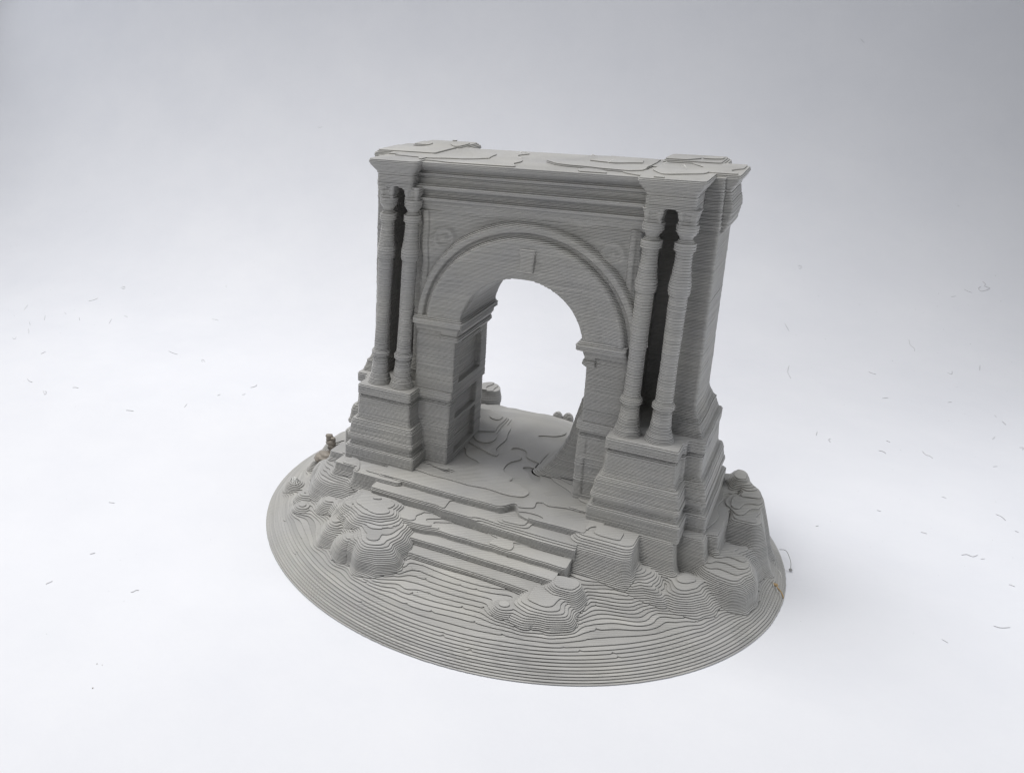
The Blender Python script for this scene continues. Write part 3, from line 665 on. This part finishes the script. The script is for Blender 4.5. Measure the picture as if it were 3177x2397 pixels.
OFF_S = prof([(.622, -.022), (.6275, -.012), (.633, -.004), (.640, .0), (.660, .004), (.672, .0055), (.690, .002), (.702, .000), (.708, .002), (.716, .0075), (.722, .0105), (.727, .011), (.7295, .009), (.732, .005), (.736, .002)])
def side_block(sgn):
    def f(X, Y, z):
        o = OFF_S(z)
        if sgn > 0: d = box(X, Y, .2, .3215 + o, -.058 - o * .6, .058 + o * .6, .004)
        else: d = box(X, Y, -.317 - o, -.2, -.058 - o * .6, .078 + o * .6, .004)
        if z < .6765: d = np.maximum(d, -slots(X, Y))
        top = (.7315 if sgn > 0 else .7345) + .001 * noise(X, Y, 0, 30, 121)
        return np.minimum(-d + .0006 * noise(X, Y, z, 70, 122), top - z)
    bx = (.19, .345, -.08, .08) if sgn > 0 else (-.35, -.19, -.08, .10)
    return slice_solid('side_entablature', f, bx, .6225, .7375, .0022, arch)
side_block(-1); side_block(1)
# thin raised skins left on the roof
def skin(pts, z0, n):
    def f(X, Y, z): return -poly_sd(X, Y, pts) + .007 * noise(X, Y, 0, 42, n) + .0025 * noise(X, Y, 0, 110, n + 1)
    P = np.array(pts)
    slice_solid('roof_skin', f, (P[:, 0].min() - .01, P[:, 0].max() + .01, P[:, 1].min() - .01, P[:, 1].max() + .01), z0 - .005, z0 + LAY, .0018, arch, bottom=False)
skin([(.03, -.07), (.10, -.085), (.17, -.105), (.19, -.09), (.19, .065), (.06, .07), (.045, .0), (.0, -.03)], .731, 131)
skin([(-.19, -.105), (-.13, -.095), (-.09, -.06), (-.10, .0), (-.16, .06), (-.27, .07), (-.27, -.10)], .731, 133)
skin([(.08, -.02), (.13, -.035), (.17, -.01), (.16, .05), (.10, .055)], .7335, 135)

# ---- twin columns
COL = [(.2775, .0235), (.281, .0235), (.2835, .0222), (.288, .0212), (.293, .0195), (.300, .0172), (.305, .0164), (.308, .0168), (.311, .0160), (.322, .0153), (.3305, .0150), (.3335, .0138),
       (.3365, .0140), (.3385, .0178), (.346, .0178), (.3485, .0146), (.353, .0136), (.365, .0136), (.42, .0131), (.47, .0137), (.52, .0143), (.537, .0142), (.539, .0164), (.546, .0170), (.555, .0172), (.563, .0160), (.572, .0146), (.588, .0130), (.604, .0127), (.611, .0130), (.613, .0164), (.624, .0166), (.6265, .0130), (.630, .0102), (.6335, .0102), (.637, .0125), (.643, .0158), (.649, .0170), (.654, .0166), (.658, .0148), (.664, .0132), (.672, .0132), (.68, .0150)]
CR = prof(COL)
def column(xb, xt):
    e = bpy.data.objects.new('column', None); C.objects.link(e); e.parent = arch; e.empty_display_size = .02
    yc = -.1306
    def ax(z): return xb + (xt - xb) * (z - .2775) / .4
    def rnd(X, Y, z):
        return CR(z) - np.hypot(X - ax(z), Y - yc) + .00025 * noise(X * 0 + xb * 40, Y * 0, z, 90, 140)
    def cap(X, Y, z):
        f = rnd(X, Y, z)
        if z > .656:
            s = .0135 + .003 * max(0, (z - .664)) / .013
            q = -box(X, Y, ax(z) - s, ax(z) + s, yc - s, yc + s, .004)
            q = np.minimum(q, np.hypot(X - ax(z), Y - (yc - s - .0045)) - .008)       # scooped face
            f = np.maximum(f, q) if z > .672 else smax(f - .001, q, .002)
        return f
    b = (min(xb, xt) - .03, max(xb, xt) + .03, yc - .03, yc + .03)
    slice_solid('column_base', rnd, b, .2775, .350, .0016, e, bead=.35, jitter=.00014, alt=.00035)
    slice_solid('shaft', rnd, b, .350, .6325, .0016, e, bead=.35, jitter=.00014, alt=.00035)
    slice_solid('capital', cap, b, .6325, .68, .0016, e, bead=.35, jitter=.00014, alt=.00035)
for xb, xt in ((-.2715, -.258), (-.2225, -.207), (.2140, .2215), (.2670, .2735)):
    column(xb, xt)

# ---- separate boulders behind and inside the passage
def rock(pts, zb, zt, s, p=1.6, seed=0, tilt=(0, 0), nz=.0022, name='rock', zlo=None, bump=.0012):
    P = np.array(pts, float); cx, cy = P.mean(0)
    def f(X, Y, z):
        t = np.clip((z - zb) / (zt - zb), 0, 1.3)
        sd = poly_sd(X, Y, pts) if f.c is None or f.c[0] != X.shape else f.c[1]
        f.c = (X.shape, sd)
        side = -(smax(sd, sd * 0 - .02, .01) + s * t ** p) + nz * noise(X, Y, z, 55, seed)
        top = zt + tilt[0] * (X - cx) + tilt[1] * (Y - cy) + bump * noise(X, Y, 0, 60, seed + 1)
        return np.minimum(side - .002, (top - z) * 1.2)
    f.c = None
    m = .03
    return slice_solid(name, f, (P[:, 0].min() - m, P[:, 0].max() + m, P[:, 1].min() - m, P[:, 1].max() + m), zlo if zlo is not None else zb - .03, zt + .012, .0021, arch, bottom=False)
def knob(x, y, r, zb, zt, seed, name='pebble', p=2.2):
    pts = [(x + r * math.cos(a) * (1 + .12 * math.sin(3 * a + seed)), y + r * math.sin(a)) for a in np.linspace(0, 6.283, 14)[:-1]]
    return rock(pts, zb, zt, r * .75, p, seed, nz=.0006, name=name, zlo=zb - .025, bump=.0003)

rock([(-.355, -.10), (-.345, -.12), (-.31, -.12), (-.31, .12), (-.36, .12)], .10, .165, .018, 1.4, 210)
# behind and inside the passage
rock([(-.20, .03), (-.118, .025), (-.072, .055), (-.078, .16), (-.14, .19), (-.21, .17)], .126, .196, .075, .75, 251, name='rubble_heap', nz=.0015)
def drum_field(X, Y, z):
    r = np.hypot(X + .178, Y - .262)
    return np.minimum(.028 + .0012 * math.sin(z * 160) - r + .0035 * noise(X, Y, z, 60, 253) - .06 * max(0, z - .14), .1535 - .15 * (X + .178) + .002 * noise(X, Y, 0, 90, 254) - z)
slice_solid('fallen_drum', drum_field, (-.215, -.14, .22, .30), .10, .160, .0021, arch, bottom=False)
knob(-.012, .262, .014, .11, .1275, 255); knob(.010, .266, .014, .11, .1265, 256)
WID = prof([(.12, .108), (.128, .097), (.135, .086), (.156, .068), (.185, .052), (.21, .042), (.25, .034), (.285, .027), (.300, .018), (.306, .006)])
def slab_field(X, Y, z):
    w = WID(z)
    y0 = np.interp(z, [.12, .16, .3], [-.070, -.056, -.04])
    d = box(X, Y, .134 - w, .16, float(y0), .045, min(.02, w * .5))
    return -d + .0012 * noise(X, Y, z, 60, 261)
slice_solid('fallen_slab', slab_field, (.01, .18, -.09, .065), .12, .3075, .0021, arch, bottom=False)

# ---- loose bits of filament stuck to the print
def tube_bm(bm, pts, r, n=6, taper=True):
    pts = [Vector(p) for p in pts]
    rings = []
    for i, p in enumerate(pts):
        t = (pts[min(i + 1, len(pts) - 1)] - pts[max(i - 1, 0)]).normalized()
        a = t.cross(Vector((0, 0, 1)))
        if a.length < 1e-4: a = t.cross(Vector((1, 0, 0)))
        a.normalize(); b = t.cross(a)
        rr = r * (.55 if taper and i in (0, len(pts) - 1) else 1)
        rings.append([bm.verts.new(p + (a * math.cos(2 * math.pi * j / n) + b * math.sin(2 * math.pi * j / n)) * rr) for j in range(n)])
    for i in range(len(rings) - 1):
        for j in range(n):
            bm.faces.new((rings[i][j], rings[i][(j + 1) % n], rings[i + 1][(j + 1) % n], rings[i + 1][j])).smooth = True
    bm.faces.new(rings[0][::-1]); bm.faces.new(rings[-1])
def smooth_path(pts, n=5):
    P = np.array(pts, float)
    if len(P) < 3: 
        return [tuple(P[0] * (1 - t) + P[-1] * t) for t in np.linspace(0, 1, 4)]
    out = []
    Q = np.vstack([2 * P[0] - P[1], P, 2 * P[-1] - P[-2]])
    for i in range(1, len(Q) - 2):
        for t in np.linspace(0, 1, n, endpoint=False):
            out.append(tuple(.5 * (2 * Q[i] + (Q[i + 1] - Q[i - 1]) * t + (2 * Q[i - 1] - 5 * Q[i] + 4 * Q[i + 1] - Q[i + 2]) * t * t + (3 * Q[i] - Q[i - 1] - 3 * Q[i + 1] + Q[i + 2]) * t ** 3)))
    out.append(tuple(P[-1]))
    return out
def obj(name, bm, m, parent=None):
    me = bpy.data.meshes.new(name); bm.to_mesh(me); bm.free(); me.materials.append(m)
    o = bpy.data.objects.new(name, me); C.objects.link(o)
    if parent: o.parent = parent
    return o
def lump(bm, c, r, seed, seg=10):
    r0 = bmesh.ops.create_uvsphere(bm, u_segments=seg, v_segments=max(5, seg - 3), radius=1)
    for v in r0['verts']:
        n = 1 + .16 * math.sin(v.co.x * 4 + seed) * math.cos(v.co.y * 5 + seed * 2) + .1 * math.sin(v.co.z * 7 + seed)
        v.co = Vector((c[0] + v.co.x * r[0] * n, c[1] + v.co.y * r[1] * n, c[2] + v.co.z * r[2] * n))
    for f in bm.faces: f.smooth = True
bm = bmesh.new()
lump(bm, (-.405, -.112, .067), (.025, .020, .011), 1.3, 18)
lump(bm, (-.418, -.120, .064), (.012, .012, .009), 2.1, 14)
lump(bm, (-.400, -.108, .052), (.010, .010, .014), 2.6, 12)
pts = [(-.398 + .006 * math.sin(i * 1.1) - .0003 * i, -.100 + .005 * math.cos(i * 1.3), .072 + .0016 * i) for i in range(28)]
tube_bm(bm, pts, .0055, 7)
pts = [(-.398 + .005 * math.sin(i * 1.7 + 2), -.100 + .006 * math.cos(i * .9 + 1), .074 + .0016 * i) for i in range(24)]
tube_bm(bm, pts, .0042, 6)
o = obj('filament_blob', bm, BLOB, arch); o['label'] = 'brownish oozed filament blob on the left rim'
bm = bmesh.new()
for i in range(9):
    a = i * 1.9
    tube_bm(bm, smooth_path([(-.4278 + .012 * math.cos(a), -.2097 + .012 * math.sin(a), .044), (-.4278 + .004 * math.sin(a), -.2097, .053 + .001 * (i % 3)), (-.425 + .014 * math.cos(a + 2.4), -.2097 + .014 * math.sin(a + 2.4), .040)]), .0008, 5)
obj('filament_string', bm, HAIR, arch)
def rim_z(x, y): return float(base_height(np.array([[x]]), np.array([[y]]))[0, 0])
bm = bmesh.new()
zig = []
for i in range(15):
    t = i / 14; x = .437 + (.484 - .437) * t; y = -.018 - .046 * t + (.004 if i % 2 else -.004)
    zig.append((x, y, rim_z(x, y) + .0035))
tube_bm(bm, zig, .0009, 5)
for x, y, dx, dy in ((.442, -.012, .012, .01), (.470, .012, .010, -.018), (.452, -.03, -.008, .014)):
    tube_bm(bm, [(x, y, rim_z(x, y) + .003), (x + dx / 2, y + dy / 2, rim_z(x + dx / 2, y + dy / 2) + .007), (x + dx, y + dy, rim_z(x + dx, y + dy) + .003)], .0007, 5)
obj('seam_string', bm, HAIR, arch)
bm = bmesh.new()
pp = smooth_path([(.4655, -.0425, .0), (.474, -.047, 0), (.483, -.052, 0), (.488, -.061, 0)], 4)
tube_bm(bm, [(x, y, rim_z(x, y) + .0028) for x, y, _ in pp], .0012, 6)
lump(bm, (.4715, -.0445, rim_z(.4715, -.0445) + .003), (.0055, .0035, .0022), 3)
obj('scorch_streak', bm, SCORCH, arch)
bm = bmesh.new()
tube_bm(bm, smooth_path([(.4660, .094, .012), (.478, .080, .020), (.488, .060, .012), (.4905, .044, .004)], 5), .0005, 5)
lump(bm, (.4905, .043, .004), (.003, .003, .003), 4, 8)
obj('filament_hair', bm, DARK, arch)
for x, y, a, l in ((-.06, .0, .4, .02), (-.052, -.012, 1.3, .012), (.12, -.05, .7, .016), (.205, -.03, .3, .014), (.25, -.06, 2.2, .02), (.07, .02, .2, .012)):
    z = .7355
    bm = bmesh.new()
    tube_bm(bm, [(x, y, z), (x + .5 * l * math.cos(a), y + .5 * l * math.sin(a), z + .004), (x + l * math.cos(a), y + l * math.sin(a), z + .001)], .0008, 5)
    obj('roof_string', bm, HAIR, arch)

# ---------------------------------------------------------------- crumbs and shreds lying on the paper
SINGLED = {('F', 21): 'big brownish plastic crumb nearest the camera in the near left corner',
           ('F', 19): 'larger of two brownish plastic crumbs side by side in the near left corner',
           ('F', 20): 'smaller of two brownish plastic crumbs side by side in the near left corner',
           ('R', 0): 'big dark crumb alone high on the backdrop to the right of the arch top'}
AREA = {'L': 'left of the arch', 'F': 'in the near left corner', 'R': 'right of the arch'}
for key, lst in DOTS.items():
    for n, (x, y, z, d) in enumerate(lst):
        bm = bmesh.new()
        r = d * .5
        pal = (CRUMB, CRUMB_PALE, CRUMB)[n % 3]
        if key == 'F' and n >= 19: pal = CRUMB_BROWN
        lump(bm, (0, 0, 0), (r * random.uniform(.9, 1.5), r * random.uniform(.7, 1.0), r * .7), n, 8)
        o = obj('crumb', bm, pal)
        o.location = (x, y, z + r * .45); o.rotation_euler = (0, 0, random.uniform(0, 3.14))
        o['category'] = 'crumb'
        own = SINGLED.get((key, n))
        if own:
            o['label'] = own
        else:
            o['label'] = 'tiny grey plastic crumb lying on the white paper ' + AREA[key]
            o['group'] = 'tiny plastic crumbs ' + AREA[key]
for key, lst in THREADS.items():
    for n, pts in enumerate(lst):
        P = np.array(pts); c0 = P.mean(0); L_ = np.linalg.norm(P[-1] - P[0])
        bm = bmesh.new()
        r = .00085 if len(pts) < 6 else .0011
        q = smooth_path([tuple(p - c0 + np.array([0, 0, r * .8])) for p in P])
        tube_bm(bm, q, r * random.uniform(.75, 1.15), 6)
        o = obj('shred', bm, CRUMB if n % 2 else CRUMB_PALE)
        o.location = tuple(c0)
        o['category'] = 'shred'
        run = sum(np.linalg.norm(P[m + 1] - P[m]) for m in range(len(P) - 1))
        ratio = L_ / max(run, 1e-6)
        shape = 'straight' if ratio > .985 else ('bent' if ratio > .8 else 'tightly curled')
        size = 'long' if run > .055 else 'short'
        o['label'] = size + ' ' + shape + ' thin grey plastic shred lying on the white paper ' + AREA[key]
        o['group'] = size + ' ' + shape + ' plastic shreds ' + AREA[key]
